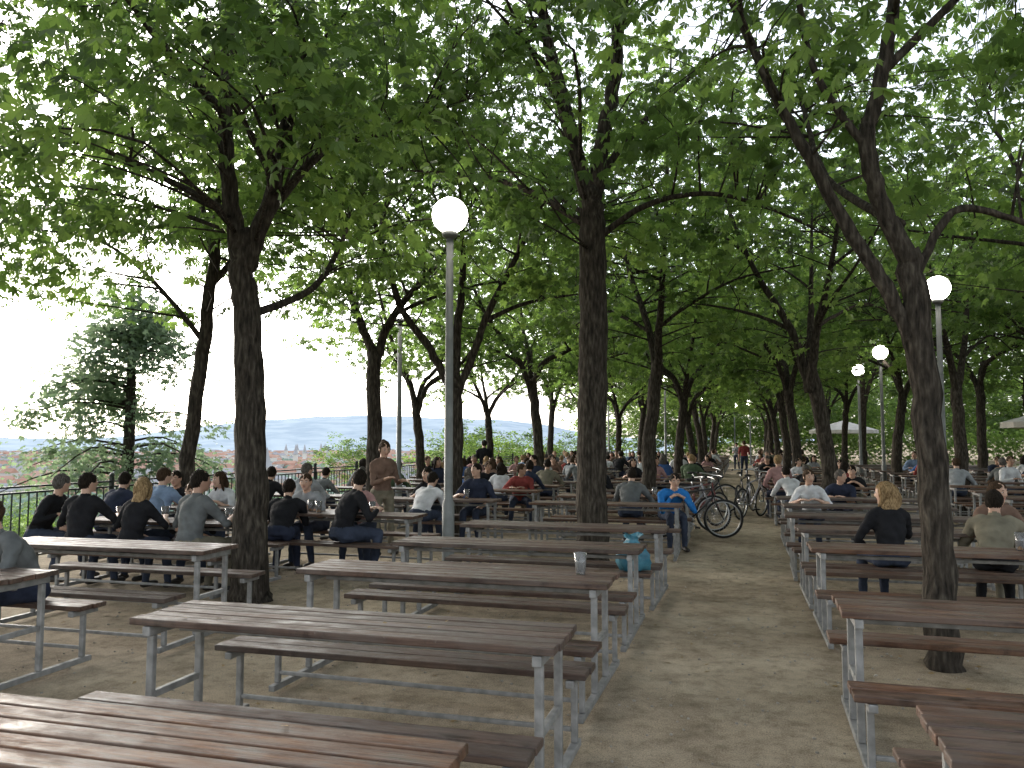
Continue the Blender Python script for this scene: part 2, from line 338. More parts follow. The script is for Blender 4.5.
for k in range(5):
    r=np.random.default_rng(40+k); R=3.7; c=crown_centers(r,R,6.3,3.4,118,3.2)
    limbs=generic_limbs(r)
    VAR.append((wood_mesh('trunk_v%d'%k,limbs,c,k),foliage_mesh('crown_v%d'%k,c,36,.34,seed=k)))
def tree(x,y,var=None,s=1,rz=None,z=0,sz=None):
    v=VAR[var if var is not None else random.randrange(4)]
    e=bpy.data.objects.new('chestnut_tree',None); COL.objects.link(e); e.location=(x,y,z); e.rotation_euler=(0,0,random.uniform(0,6.28) if rz is None else rz); e.scale=(s,s,sz or s)
    obj('trunk',v[0],parent=e); obj('crown',v[1],parent=e); return e
Rr=V(.961,.276,0); Fw=V(-.276,.961,0)
def I(a,z,b=0): return Rr*a+Fw*b+V(0,0,z)
def hero(x,y,limbs,R,zc,rz,n,zmin,seed,nl=38,spread=.31,Lf=.132,ox=0,oy=0):
    r=np.random.default_rng(seed); c=crown_centers(r,R,zc,rz,n,zmin,ox,oy)
    e=bpy.data.objects.new('chestnut_tree',None); COL.objects.link(e); e.location=(x,y,0)
    obj('trunk',wood_mesh('hero_trunk',limbs,c,seed),parent=e); obj('crown',foliage_mesh('hero_crown',c,nl,spread,Lf,seed=seed,world=(x,y)),parent=e)
def sr(l,k): return [(p,[q*k for q in r_]) for p,r_ in l]
# left big tree
hero(-4.96,7.4,[
 ([I(0,-.1),I(0,.15),I(-.02,1.2),I(-.06,2.5),I(-.15,3.3),I(-.2,3.9)],[.27,.2,.165,.15,.14,.115]),
 ([I(-.12,3.2),I(-.3,4.2),I(-.4,5.2),I(-.5,6.8,.3),I(-.9,8.3,.5)],[.1,.09,.075,.05,.02]),
 ([I(-.14,3.5),I(.12,4.3),I(.3,5.2),I(.45,6.5,-.3),I(.6,8,-.5)],[.1,.085,.07,.045,.015]),
 ([I(.02,4.0),I(.6,4.85,.2),I(1.2,5.1,.3),I(2.2,5.6,.5)],[.055,.045,.03,.012]),
 ([I(-.3,4.1),I(-1,4.5,.2),I(-1.9,4.9,.1),I(-2.8,5.0,0)],[.05,.04,.025,.012]),
 ([I(-.1,3.0),I(.35,3.5,1),I(.5,4.4,2),I(.4,5,2.8)],[.05,.04,.03,.012]),
 ([I(-.4,5.2),I(-.9,5.8,-1),I(-1.2,6.5,-2)],[.05,.035,.012]),
],3.7,6.2,3.2,185,3.2,101)
# centre tree
hero(-1.89,10.4,sr([
 ([I(0,-.1),I(0,.15),I(0,1.5),I(.02,3),I(.02,4.3),I(0,5.0)],[.3,.235,.205,.2,.19,.16]),
 ([I(0,4.7),I(-.3,6),I(-.62,7.4),I(-.9,9,.3)],[.12,.105,.08,.03]),
 ([I(0,4.7),I(.2,5.8),I(.37,6.9),I(.3,9,-.3)],[.13,.11,.09,.03]),
 ([I(.03,4.3),I(.7,4.75,-.2),I(1.5,4.85,-.4),I(2.3,4.6,-.5),I(3,4.2,-.6)],[.055,.045,.035,.025,.01]),
 ([I(.0,4.5),I(-.8,5.1,.3),I(-1.6,5.4,.5),I(-2.6,5.5,.6)],[.06,.05,.03,.012]),
 ([I(0.1,5.2),I(.9,6.2,.2),I(1.7,6.9,.3),I(2.6,7.3,.5)],[.06,.045,.03,.012]),
 ([I(0,4.2),I(.1,4.9,1),I(-.2,5.5,2),I(0,6,3)],[.06,.05,.03,.012]),
],.93),4.0,6.8,3.2,155,4.1,102)
# right near tree
hero(1.39,6.62,sr([
 ([I(0,-.1),I(0,.12),I(-.02,1.2),I(-.08,2.3),I(-.16,3.1)],[.2,.155,.14,.13,.11]),
 ([I(-.08,2.2),I(-.3,2.75),I(-.61,3.3),I(-1.1,4.25),I(-1.55,5.3),I(-1.9,6.5,.2)],[.07,.075,.065,.05,.035,.012]),
 ([I(-.15,3.0),I(-.35,3.5),I(-.44,3.95),I(-.3,4.5),I(-.1,5.6),I(.1,7.2)],[.1,.085,.08,.07,.05,.02]),
 ([I(-.44,3.9),I(-.8,4.6,.1),I(-.9,5.6,.2),I(-1.1,6.6,.2)],[.045,.035,.025,.012]),
 ([I(-.1,2.9),I(.2,3.4),I(.64,3.35),I(1.2,3.1,-.1),I(2,3.3,-.2)],[.045,.038,.03,.024,.012]),
 ([I(-.2,3.3),I(-.35,4,1),I(-.2,5,1.9),I(0,5.6,2.7)],[.05,.04,.03,.012]),
 ([I(-.3,4.5),I(.4,5.2,.1),I(1.1,6,.3),I(2,6.7,.4)],[.05,.04,.03,.012]),
],.78),3.3,6.3,2.8,120,4.0,103,Lf=.125)
# tree behind the lamp (many forks)
hero(-4.9,13.4,[
 ([I(0,-.1),I(0,.15),I(.02,1.2),I(0,2.6)],[.21,.16,.13,.12]),
 ([I(0,2.4),I(-.45,3.3),I(-1.0,4.1),I(-1.4,5.4),I(-2,7)],[.08,.075,.065,.05,.02]),
 ([I(0,2.4),I(.35,3.3),I(.6,4),I(1.2,5.2),I(1.9,6.6)],[.08,.075,.065,.05,.02]),
 ([I(0,2.5),I(.02,3.6,.2),I(.1,5,.4),I(0,7.5,.5)],[.09,.08,.06,.02]),
 ([I(.5,3.8),I(1.3,4.2,.3),I(2.4,4.4,.4)],[.05,.035,.012]),
],3.6,6.4,3.0,125,3.8,104)
# leaning thin tree near the railing
hero(-8.1,10.2,[
 ([I(0,-.1),I(0,.1),I(.1,1.4),I(.28,3),I(.42,4.4),I(.5,6)],[.16,.125,.11,.1,.085,.05]),
 ([I(.28,3.2),I(-.5,4.1),I(-1.3,4.7),I(-2.3,4.9)],[.045,.035,.025,.012]),
 ([I(.38,4),I(1.1,4.9),I(1.8,5.6),I(2.4,6)],[.05,.045,.03,.012]),
 ([I(.42,4.4),I(0,5.5,.5),I(-.6,6.6,.8)],[.05,.04,.012]),
],3.1,5.7,2.7,125,3.0,105)
hero(-6.4,13.2,generic_limbs(np.random.default_rng(61)),3.5,6.2,3.2,115,3.2,106)
hero(4.9,12.2,generic_limbs(np.random.default_rng(62)),3.6,6.3,3.2,115,3.3,107)
hero(4.7,20,generic_limbs(np.random.default_rng(63)),3.7,6.3,3.2,115,3.3,108)
hero(1.5,16,generic_limbs(np.random.default_rng(44)),3.7,6.3,3.2,115,3.4,109)
TP=[(-1.88,17.1,0,1),(-1.8,24.2,1,1),(-1.85,31,2,1),(-1.8,38,3,1),(-1.85,45,0,1),(-1.8,52,1,1),(-1.8,59,2,1),
 (1.45,23,3,1),(1.5,30,0,1),(1.5,37,1,1),(1.5,44,2,1),(1.5,51,3,1),(1.5,58,0,1),
 (-5,20,3,1),(-4.9,27,0,1),(-5,34,2,1),(-5,41,1,1),(-5,48,3,1),(-7.9,19,1,.9),(-8.2,26,2,.95),(-8.2,35,4,1),(-8.2,44,3,1),
 (4.6,27.0,2,1.05),(4.8,35.5,4,1),(4.8,42,3,1),(4.8,50,1,1),
 (8.3,16.5,2,1.1),(8.2,24,1,1.1),(8.2,32,3,1.1),(8.3,40,0,1),(12,14,1,1.1),(12.2,22,2,1.1),(12,30,3,1.1),(12,39,0,1.1),(16.5,29,1,1.2),(17,42,0,1.2),(22,36,2,1.3),
 (5.6,5.6,2,.95),(-11.2,7.5,0,1.0),(-9.6,3.0,3,.9),(-5.2,-2.5,1,1)]  # last tree is out of view behind the camera, added for the lighting
random.seed(77)
for x,y,v,s in TP:
    if y>13 : tree(x,y,v,s*random.uniform(.92,1.08))
    else: tree(x,y,v,s)
# distant mass of trees closing the view
e=bpy.data.objects.new('distant_trees',None); COL.objects.link(e)
for i in range(46):
    if i<24: x=-9+i*1.9+random.uniform(-1,1); y=66+random.uniform(-2,16)
    else: x=26+random.uniform(-3,16); y=12+(i-24)*2.6+random.uniform(-2,2)
    s=random.uniform(1.1,1.5); obj('crown',VAR[i%5][1],(x,y,-2.8*s),random.uniform(0,6),(s*1.1,s*1.1,s),e)
# low hedge closing the far right of the garden
r=np.random.default_rng(3); cs=[]
for q in range(420):
    t=r.uniform(0,1); cs.append(V(22.5+r.normal(0,.4),5+t*55,r.uniform(.2,2.6)))
for q in range(300): cs.append(V(-8+r.uniform(0,1)*32,64+r.normal(0,.4),r.uniform(.2,2.4)))
obj('hedge',foliage_mesh('hedge',cs,26,.42,.17,seed=12,flat=.9))
# bushes beyond the railing
e=bpy.data.objects.new('hillside_bushes',None); COL.objects.link(e)
for i in range(22):
    x,y=[(-12.5,34),(-13,39),(-12,44),(-14,49),(-12,55),(-16,42),(-11.5,61),(-18,52),(-15,60),(-20,38)][i] if i<10 else (-22-random.uniform(0,26),random.uniform(10,60))
    s=random.uniform(.42,.6); top=(2.0 if i<10 else -1.2)+random.uniform(-.6,.8)
    obj('crown',VAR[i%5][1],(x,y,top-9.6*s),random.uniform(0,6),(s*1.2,s*1.2,s),e)
# conifer left
def conifer(x,y,z,H,name='pine_tree'):
    r=np.random.default_rng(5); mb=MB(); tube(mb,spline([V(0,0,-1),V(.1,0,H*.4),V(0,.1,H*.8),V(0,0,H)],4),list(np.linspace(.2,.04,13)),8)
    cs=[]
    for k in range(54):
        t=r.uniform(.22,.98); zz=H*t; ln=(1-t)*3.4+.9; ln*=r.uniform(.55,1.15); a=r.uniform(0,6.28); d=V(math.cos(a),math.sin(a),0)
        tip=d*ln+V(0,0,zz-.1*ln*ln*.7+.2); tube(mb,spline([V(0,0,zz),d*ln*.5+V(0,0,zz+.15),tip],3),list(np.linspace(.04,.008,7)),5)
        for q in np.linspace(.3,1,5): cs.append(d*ln*q+V(r.normal(0,.2),r.normal(0,.2),zz+.1-.07*(ln*q)**2+r.normal(0,.1)))
    e=bpy.data.objects.new(name,None); COL.objects.link(e); e.location=(x,y,z)
    obj('trunk',mb.mesh('pine_trunk',[M_bark],True),parent=e); obj('needles',foliage_mesh('needles',cs,38,.28,.12,M_conif,seed=9,flat=.8),parent=e)
conifer(-16.4,18.4,hterr(-16.4,0),6.6)
# fallen leaves, table litter & pebbles
random.seed(5)
M_dry=noisy('dry_leaf',[(.3,(.12,.08,.03)),(.7,(.3,.2,.08))],scale=3,bump=0)
def litter(name,cs,sz,z0):
    fm=foliage_mesh(name,cs,1,.01,sz,M_dry,seed=3,flat=.1)
    co=np.zeros(len(fm.vertices)*3,np.float32); fm.vertices.foreach_get('co',co); co=co.reshape(-1,3); co[:,2]=np.clip(z0+.006+(co[:,2]-z0-.012)*.25,z0+.003,z0+.03); fm.vertices.foreach_set('co',co.reshape(-1)); obj(name,fm)
litter('fallen_leaves',[V(random.uniform(-7,4),random.uniform(1.5,22),.012) for _ in range(900)],.042,0)
litter('table_litter',[V(random.uniform(xc-1.05,xc+1.05),yc+random.uniform(-.22,.22),.766) for xc,yc in [(-1.93,2.08),(-1.93,3.71),(-1.93,5.34),(-1.93,6.97),(1.63,2.85),(1.63,4.87),(1.63,7.52),(-5.4,5.93)] for _ in range(5)],.024,.754)
mb=MB()
for i in range(2200):
    s=random.uniform(.004,.013); ell(mb,(random.uniform(-6,4),random.uniform(1.5,14),s*.35),(s,s*random.uniform(.6,1),s*.6),None,5,3)
obj('pebbles',mb.mesh('pebbles',[noisy('stone',[(.3,(.16,.14,.12)),(.7,(.36,.33,.28))],scale=4,bump=0)]))
# ------------------------------------------------------------ lamps
M_glow=bpy.data.materials.new('lit_opal_glass'); M_glow.use_nodes=True; b=M_glow.node_tree.nodes['Principled BSDF']; b.inputs['Base Color'].default_value=(.9,.9,.88,1); b.inputs['Emission Color'].default_value=(1,.95,.86,1); b.inputs['Emission Strength'].default_value=22
mb=MB(); tube(mb,[V(0,0,0),V(0,0,.04),V(0,0,.05),V(0,0,.9),V(0,0,.94),V(0,0,4.2)],[.13,.13,.075,.075,.055,.045],16)
tube(mb,[V(0,0,4.2),V(0,0,4.23),V(0,0,4.27),V(0,0,4.31)],[.05,.09,.1,.07],16)
ell(mb,(0,0,4.5),(.225,.225,.225),None,28,18,1)
LM=mb.mesh('street_lamp',[M_pole,M_glow],True)
for x,y in LAMPS: obj('street_lamp',LM,(x,y,0))
# ------------------------------------------------------------ railing
mb=MB(); X=-9.15
for y in np.arange(-4,72,2.0): box(mb,(X,y,.55),(.05,.05,1.14)); ell(mb,(X,y,1.15),(.04,.04,.04),None,8,6)
for z in (1.06,.98,.14): box(mb,(X+.002,34,z),(.035,76,.025))
for y in np.arange(-4,60,.13): box(mb,(X,y+.065,.56),(.014,.014,.83))
obj('railing',mb.mesh('railing',[M_iron]))
# ------------------------------------------------------------ people
SKIN=[mat('skin_a',(.38,.23,.165),.55),mat('skin_b',(.44,.28,.205),.55),mat('skin_c',(.32,.195,.135),.55)]
def cloth(n,c): 
    return noisy(n,[(.3,tuple(q*.7 for q in c)),(.7,tuple(min(1,q*1.2) for q in c))],scale=7,rough=.9,bump=.9,bdist=.03,detail=3,spec=.1)
C_={'black':cloth('cloth_black',(.014,.014,.016)),'grey':cloth('cloth_grey',(.11,.115,.115)),'lgrey':cloth('cloth_lightgrey',(.25,.26,.27)),'white':cloth('cloth_white',(.5,.5,.51)),
 'blue':cloth('cloth_blue',(.045,.09,.22)),'lblue':cloth('cloth_lightblue',(.18,.24,.34)),'brown':cloth('cloth_brown',(.14,.09,.068)),'red':cloth('cloth_red',(.2,.045,.04)),'pink':cloth('cloth_pink',(.32,.19,.18)),
 'navy':cloth('cloth_navy',(.025,.03,.05)),'jeans':cloth('cloth_jeans',(.035,.043,.065)),'khaki':cloth('cloth_khaki',(.15,.135,.1)),'green':cloth('cloth_green',(.06,.085,.05)),'azure':cloth('cloth_azure',(.02,.13,.36))}
def hairm(n,a,b_): return noisy(n,[(.4,a),(.6,b_)],scale=30,stretch=(4,4,.6),bump=1,rough=.85,spec=.1)
HAIR={'dark':hairm('hair_dark',(.009,.007,.005),(.022,.016,.012)),'brown':hairm('hair_brown',(.028,.017,.01),(.06,.037,.022)),
 'blond':hairm('hair_blond',(.13,.082,.04),(.32,.22,.115)),'greyh':hairm('hair_grey',(.05,.043,.037),(.12,.11,.1))}
M_shoe=mat('shoe_leather',(.03,.025,.022),.5); M_eye=mat('eye_dark',(.02,.015,.01),.2); M_eyew=mat('eye_white',(.5,.48,.45),.3); M_lip=mat('lips',(.33,.13,.11),.5)
def ik(S_,W_,l1,l2,pole):
    d=W_-S_; D=min(np.linalg.norm(d),(l1+l2)*.995); dn=nrm(d); a=(l1*l1-l2*l2+D*D)/(2*D); h=math.sqrt(max(l1*l1-a*a,0)); p=nrm(pole-dn*np.dot(pole,dn)); return S_+dn*a+p*h,S_+dn*D
def rotm(yaw,pitch,roll=0):
    cy,sy=math.cos(yaw),math.sin(yaw); cp,sp=math.cos(pitch),math.sin(pitch); cr,sr_=math.cos(roll),math.sin(roll)
    return np.array([[cy,-sy,0],[sy,cy,0],[0,0,1]])@np.array([[1,0,0],[0,cp,-sp],[0,sp,cp]])@np.array([[cr,0,sr_],[0,1,0],[-sr_,0,cr]])
def person_mesh(name,female=False,stand=False,lean=12,hyaw=0,hpitch=-8,wr=(V(.14,.44,.8),V(-.14,.44,.8)),legs=None,hair='short',vox=.015,tilt=0):
    k=.93 if female else 1.0; sw=.155 if female else .185
    pel=V(0,0,.95*k) if stand else V(0,0,.555)
    la=math.radians(lean); up=nrm(V(tilt,math.sin(la),math.cos(la))); up2=nrm(V(tilt*.3,math.sin(la*1.5),math.cos(la*1.5)))
    mb=MB(); seg=[]
    sp=[pel-up*.09,pel,pel+up*.12*k,pel+up*.24*k,pel+up*.24*k+up2*.13*k,pel+up*.24*k+up2*.2*k,pel+up*.24*k+up2*.26*k]
    W_=[.12,.165 if female else .16,.125 if female else .145,.15 if female else .165,.155 if female else .18,.135 if female else .155,.055]
    D_=[.1,.125,.1,.115,.118,.095,.055]
    ring=[];fs=[];n=16
    for c,rx,ry in zip(sp,W_,D_):
        for i in range(n):
            a=2*math.pi*i/n; ring.append(c+V(1,0,0)*math.cos(a)*rx+nrm(np.cross(up,V(1,0,0)))*math.sin(a)*ry)
    for j in range(len(sp)-1):
        for i in range(n): fs.append((j*n+i,j*n+(i+1)%n,(j+1)*n+(i+1)%n,(j+1)*n+i))
    fs.append(tuple(range(n))[::-1]); fs.append(tuple((len(sp)-1)*n+i for i in range(n))); mb.add(ring,fs)
    if female:
        for sx in (-1,1): ell(mb,sp[4]-up2*.04+V(sx*.07,.085,0),(.062,.06,.062))
    seg+= [(sp[0],sp[1]+up*.0,.14,.15,3),(sp[1]+up*.05,sp[4],.15,.15,1),(sp[4],sp[5],.15,.1,1)]
    nb=sp[-1]; R=rotm(math.radians(hyaw),math.radians(hpitch))
    hc=nb+V(0,.03+.05*math.sin(la),.155*k)
    def cap(a,b,ra,rb,lab,flat=1.0):
        tube(mb,[a,(a+b)/2,b],[ra,(ra+rb)/2,rb],12); ell(mb,a,(ra,)*3,None,10,8); ell(mb,b,(rb,)*3,None,10,8); seg.append((a,b,ra,rb,lab))
    cap(nb-up*.03,hc+R@V(0,-.02,-.05),.056*k,.052*k,0)
    ell(mb,hc,(.074,.092,.108),R,18,14); ell(mb,hc+R@V(0,.022,-.052),(.055,.062,.062),R,14,10); ell(mb,hc+R@V(0,.07,-.095),(.024,.02,.018),R,10,8)
    tube(mb,[hc+R@V(0,.082,.012),hc+R@V(0,.104,-.022),hc+R@V(0,.09,-.034)],[.009,.016,.014],8)
    for sx in (-1,1): ell(mb,hc+R@V(sx*.077,-.005,-.012),(.011,.02,.03),R,8,8)
    seg.append((hc+R@V(0,0,.03),hc+R@V(0,.03,-.05),.09,.07,0))
    hands=[]
    for sx,w in zip((1,-1),wr):
        sh=sp[5]+V(sx*sw,0,-.03); l1,l2=.285*k,.25*k
        pole=V(sx*.8,-.3,-.7) if not stand else V(sx*.35,-.8,-.5)
        el_,wp=ik(sh,w,l1,l2,pole)
        cap(sp[5]+V(sx*sw*.6,0,0),sh,.075*k,.066*k,1)
        m_=sh+(el_-sh)*.5; cap(sh,m_,.064*k,.052*k,1); cap(m_,el_,.052*k,.043*k,1); 
        cap(el_,el_+(wp-el_)*.5,.043*k,.038*k,2); cap(el_+(wp-el_)*.5,wp,.038*k,.027*k,2)
        d=nrm(wp-el_); d=nrm(V(d[0],d[1],d[2]*.35)) if w[2]>.7 and not stand else d
        side=nrm(np.cross(d,V(0,0,1)))if abs(d[2])<.95 else V(0,1,0)
        nor=nrm(np.cross(side,d)); pb=wp+d*.085
        tube(mb,[wp-d*.01,wp+d*.04,pb],[.03,.042,.04],12,flat=.45,xref=side); seg.append((wp+d*.01,pb,.035,.035,0)); hands.append((wp,pb,d,side,nor,sx))
    if legs is None:
        legs=[(V(.10*1,.42,.53),V(.12,.44,.09)),(V(-.10,.42,.53),V(-.13,.36,.09))] if not stand else [(V(.10,.03,.5*k),V(.11,-.01,.09)),(V(-.11,.06,.5*k),V(-.14,.02,.09))]
    for sx,(kn,an) in zip((1,-1),legs):
        hp=pel+V(sx*.092,.0,-.02); m_=(hp+kn)/2
        cap(hp,m_,.1*k,.082*k,3); cap(m_,kn,.082*k,.06*k,3); m2=kn+(an-kn)*.35; cap(kn,m2,.06*k,.058*k,3); cap(m2,an,.058*k,.042*k,3)
        ft=nrm(V(sx*.03,1,0)); a=an+V(0,0,-.045)-ft*.03; b_=a+ft*.18
        tube(mb,[a-ft*.03,a,a+ft*.1,b_,b_+ft*.035],[.025,.04,.045,.04,.02],12,flat=.8,xref=(1,0,0)); seg.append((a,b_,.045,.045,5))
    me=mb.mesh('raw'); o=obj('tmp',me); md=o.modifiers.new('r','REMESH'); md.mode='VOXEL'; md.voxel_size=vox; s2=o.modifiers.new('s','SMOOTH'); s2.factor=.5; s2.iterations=3
    dg=bpy.context.evaluated_depsgraph_get(); m2=bpy.data.meshes.new_from_object(o.evaluated_get(dg)); bpy.data.objects.remove(o)
    nv=len(m2.vertices); co=np.zeros(nv*3); m2.vertices.foreach_get('co',co); co=co.reshape(-1,3)
    polys=[tuple(p.vertices) for p in m2.polygons]; cen=np.array([co[list(p)].mean(0) for p in polys])
    best=np.full(len(cen),9.); lab=np.zeros(len(cen),int)
    for a,b,ra,rb,l_ in seg:
        ab=b-a; t=np.clip(((cen-a)@ab)/max(ab@ab,1e-9),0,1); d=np.linalg.norm(cen-(a+t[:,None]*ab),axis=1)-(ra+(rb-ra)*t)
        mk=d<best; best[mk]=d[mk]; lab[mk]=l_
    no_=np.zeros(nv*3); m2.vertices.foreach_get('normal',no_); no_=no_.reshape(-1,3)
    hm=np.clip((hc[2]-.2-co[:,2])/.1,0,1)*np.clip((co[:,2]-.15)/.1,0,1)
    handm=np.ones(nv)
    for wp,pb,*_ in hands: handm*=np.clip((np.linalg.norm(co-wp,axis=1)-.08)/.06,0,1)
    fold=np.sin(co[:,0]*31+co[:,2]*47+np.sin(co[:,1]*23)*2)*np.cos(co[:,1]*37-co[:,2]*21+np.sin(co[:,0]*19)*2)
    co=co+no_*(fold*.0065*hm*handm)[:,None]
    out=MB(); out.v=[tuple(p) for p in co]; out.f=polys; out.m=[int(q) for q in lab]
    for wp,pb,d,side,nor,sx in hands:
        for i,(off,ln) in enumerate(((-.030,.070),(-.010,.080),(.010,.074),(.029,.058))):
            s=pb+side*off*.95-d*.008; q1=s+d*ln*.42-nor*.004; q2=s+d*ln*.75-nor*ln*.22; q3=s+d*ln*.95-nor*ln*.45
            tube(out,[s,q1,q2,q3],[.0095,.009,.008,.0055],7,0)
        inn=side if np.dot(side,V(-sx,0,0))>0 else -side
        s=wp+d*.03+inn*.03; tube(out,[s,s+inn*.022+d*.022,s+inn*.03+d*.048-nor*.008],[.013,.011,.007],7,0)
    for sx in (-1,1):
        ell(out,hc+R@V(sx*.031,.081,.008),(.013,.008,.006),R,8,6,7); ell(out,hc+R@V(sx*.031,.087,.008),(.006,.004,.006),R,8,6,6)
        ell(out,hc+R@V(sx*.031,.085,.027),(.018,.006,.0035),R,8,6,4)
    ell(out,hc+R@V(0,.083,-.058),(.022,.007,.005),R,10,6,8)
    def cutf(c):
        wob=.01*math.sin(c[0]*110+c[1]*60)
        if hair=='short': return (c[1]>.06 and c[2]<.042+wob) or (c[1]>.02 and c[2]<-.005+wob) or (c[2]<-.092+.9*max(0,c[1]+.055)+wob and c[1]<=.02) 
        return (c[1]>.05 and c[2]<.042+wob) or c[2]<-.092
    hs=MB(); ell(hs,V(0,0,0),(.082,.102,.106),None,36,30,4,cutf)
    vv=np.array(hs.v); vv*= (1+.035*np.sin(vv[:,[0]]*90+vv[:,[2]]*60)*np.cos(vv[:,[1]]*80)+.028*np.sin(vv[:,[0]]*210+vv[:,[1]]*170+vv[:,[2]]*120)); vv=vv@R.T+hc+R@V(0,-.012,.006)
    out.add(vv,hs.f,4)
    if hair=='long':
        a=hc+R@V(0,-.05,.05); pts=spline([a,hc+R@V(0,-.08,-.06),hc+V(0,-.08,-.17),hc+V(0,-.1,-.28),hc+V(.0,-.1,-.33)],4)
        q=len(pts); tube(out,pts,[ float(np.interp(i/(q-1),[0,.25,.5,.75,1],[.055,.076,.08,.062,.02])) for i in range(q)],18,4,noise=.08,flat=.42,xref=(1,0,0))
        for sx in (-1,1): tube(out,spline([hc+R@V(sx*.068,.01,.05),hc+R@V(sx*.076,0,-.05),hc+V(sx*.075,-.01,-.17)],3),[.018,.022,.024,.024,.023,.018,.008],8,4)
    if hair=='bun': ell(out,hc+R@V(0,-.085,.075),(.036,.036,.036),None,12,8,4)
    me=out.mesh(name,[SKIN[0],C_['grey'],SKIN[0],C_['jeans'],HAIR['dark'],M_shoe,M_eye,M_eyew,M_lip],True); return me
PM={
 'm_lean':person_mesh('m_lean',lean=26,hyaw=15,wr=(V(.16,.46,.8),V(-.1,.44,.8))),
 'm_up':person_mesh('m_up',lean=10,hyaw=-25,hpitch=-3,wr=(V(.17,.42,.81),V(-.16,.26,.62)),tilt=-.06),
 'm_hunch':person_mesh('m_hunch',lean=34,hyaw=-5,hpitch=-16,wr=(V(.09,.42,.82),V(-.12,.4,.81)),tilt=.05),
 'm_turn':person_mesh('m_turn',lean=20,hyaw=60,hpitch=-5,wr=(V(.2,.36,.8),V(-.05,.42,.8)),legs=[(V(.16,.4,.53),V(.2,.3,.09)),(V(-.16,.4,.53),V(-.2,.48,.09))],tilt=-.12),
 'w_lean':person_mesh('w_lean',female=True,lean=20,hyaw=-20,wr=(V(.13,.4,.8),V(-.1,.4,.81)),hair='long'),
 'w_turn':person_mesh('w_turn',female=True,lean=10,hyaw=45,hpitch=-6,wr=(V(.12,.38,.81),V(-.14,.25,.62)),hair='long',tilt=.08),
 'w_bun':person_mesh('w_bun',female=True,lean=16,hyaw=30,wr=(V(.12,.4,.8),V(-.12,.3,.8)),hair='bun',tilt=.05),
 'w_stand':person_mesh('w_stand',female=True,stand=True,lean=3,hyaw=-10,hpitch=-20,wr=(V(.12,.3,1.08),V(-.14,.3,1.05)),hair='bun'),
 'm_stand':person_mesh('m_stand',stand=True,lean=3,hyaw=20,hpitch=-4,wr=(V(.16,.32,1.15),V(-.25,.05,.85))),
}
def person(kind,x,y,face,shirt='black',tr='jeans',hair='dark',short=True,skin=0,z=0,s=1):
    nm=('standing_' if 'stand' in kind else 'seated_')+('man' if kind[0]=='m' else 'woman')
    o=obj(nm,PM[kind],(x,y,z),math.radians(face),(s,s,s))
    for i,m in {0:SKIN[skin],1:C_[shirt],2:SKIN[skin] if short else C_[shirt],3:C_[tr],4:HAIR[hair]}.items():
        o.material_slots[i].link='OBJECT'; o.material_slots[i].material=m
P=person
P('m_lean',-5.25,4.95,165,'grey','navy','brown',False,1)
P('m_turn',-8.15,7.75,-75,'black','jeans','greyh',False,1)
P('m_up',-7.1,7.3,4,'black','jeans','dark',True,1)
P('w_turn',-6.42,7.3,-6,'black','jeans','blond',True,1)
P('m_up',-5.66,7.3,-14,'grey','khaki','dark',True,0,s=1.03)
P('m_hunch',-6.25,8.46,186,'black','jeans','brown',False,1)
P('m_lean',-6.95,8.46,172,'lblue','jeans','dark',False,0)
P('m_hunch',-5.45,8.7,18,'black','navy','dark',True,1)
P('m_turn',-4.62,8.7,-34,'black','jeans','dark',False,1,s=1.04)
P('m_lean',-5.6,9.87,180,'lgrey','jeans','brown',True,1)
P('w_bun',-4.9,9.87,185,'pink','jeans','brown',True,1)
P('w_stand',-5.1,10.85,-125,'brown','khaki','brown',False,1,s=1.04)
P('m_hunch',-4.75,11.42,-8,'white','jeans','dark',False,1)
P('m_lean',-8.3,9.0,0,'navy','jeans','dark',False,1); P('m_up',-7.5,9.02,0,'lblue','jeans','brown',True,1)
P('m_lean',-7.9,10.18,180,'black','jeans','dark',True,0); P('w_lean',-7.2,10.18,175,'white','jeans','brown',True,1)
P('m_lean',-7.7,11.7,0,'black','jeans','dark',True,1); P('m_up',-6.9,11.7,0,'lgrey','jeans','greyh',True,1)
P('m_up',-4.2,12.6,180,'navy','jeans','dark',True,1); P('w_lean',-5.0,12.6,180,'black','jeans','dark',True,1)
P('w_turn',1.36,8.5,15,'black','jeans','blond',False,1)
P('m_hunch',2.25,8.5,-14,'khaki','black','dark',False,0); P('w_bun',2.55,9.66,185,'brown','khaki','brown',True,1)
P('w_bun',1.0,12.93,170,'white','jeans','brown',True,1)
P('m_hunch',-1.1,12.7,200,'azure','jeans','dark',False,1); P('m_lean',-1.75,12.92,0,'grey','jeans','dark',True,1)
P('m_stand',-7.6,23.4,20,'black','jeans','dark',True); P('m_stand',.1,40,0,'red','jeans','brown',True); P('w_stand',-.3,48,170,'lgrey','jeans','dark',True); P('m_stand',9.5,22,60,'black','navy','dark',False)
P('m_stand',11.5,25,60,'red','navy','dark',True)
kinds=['m_lean','m_up','m_hunch','m_turn','w_lean','w_turn','w_bun']; cols=['black','grey','white','blue','lblue','brown','red','pink','navy','lgrey','green','white','black','black','grey','white','lgrey','khaki']
random.seed(21); cnt=0
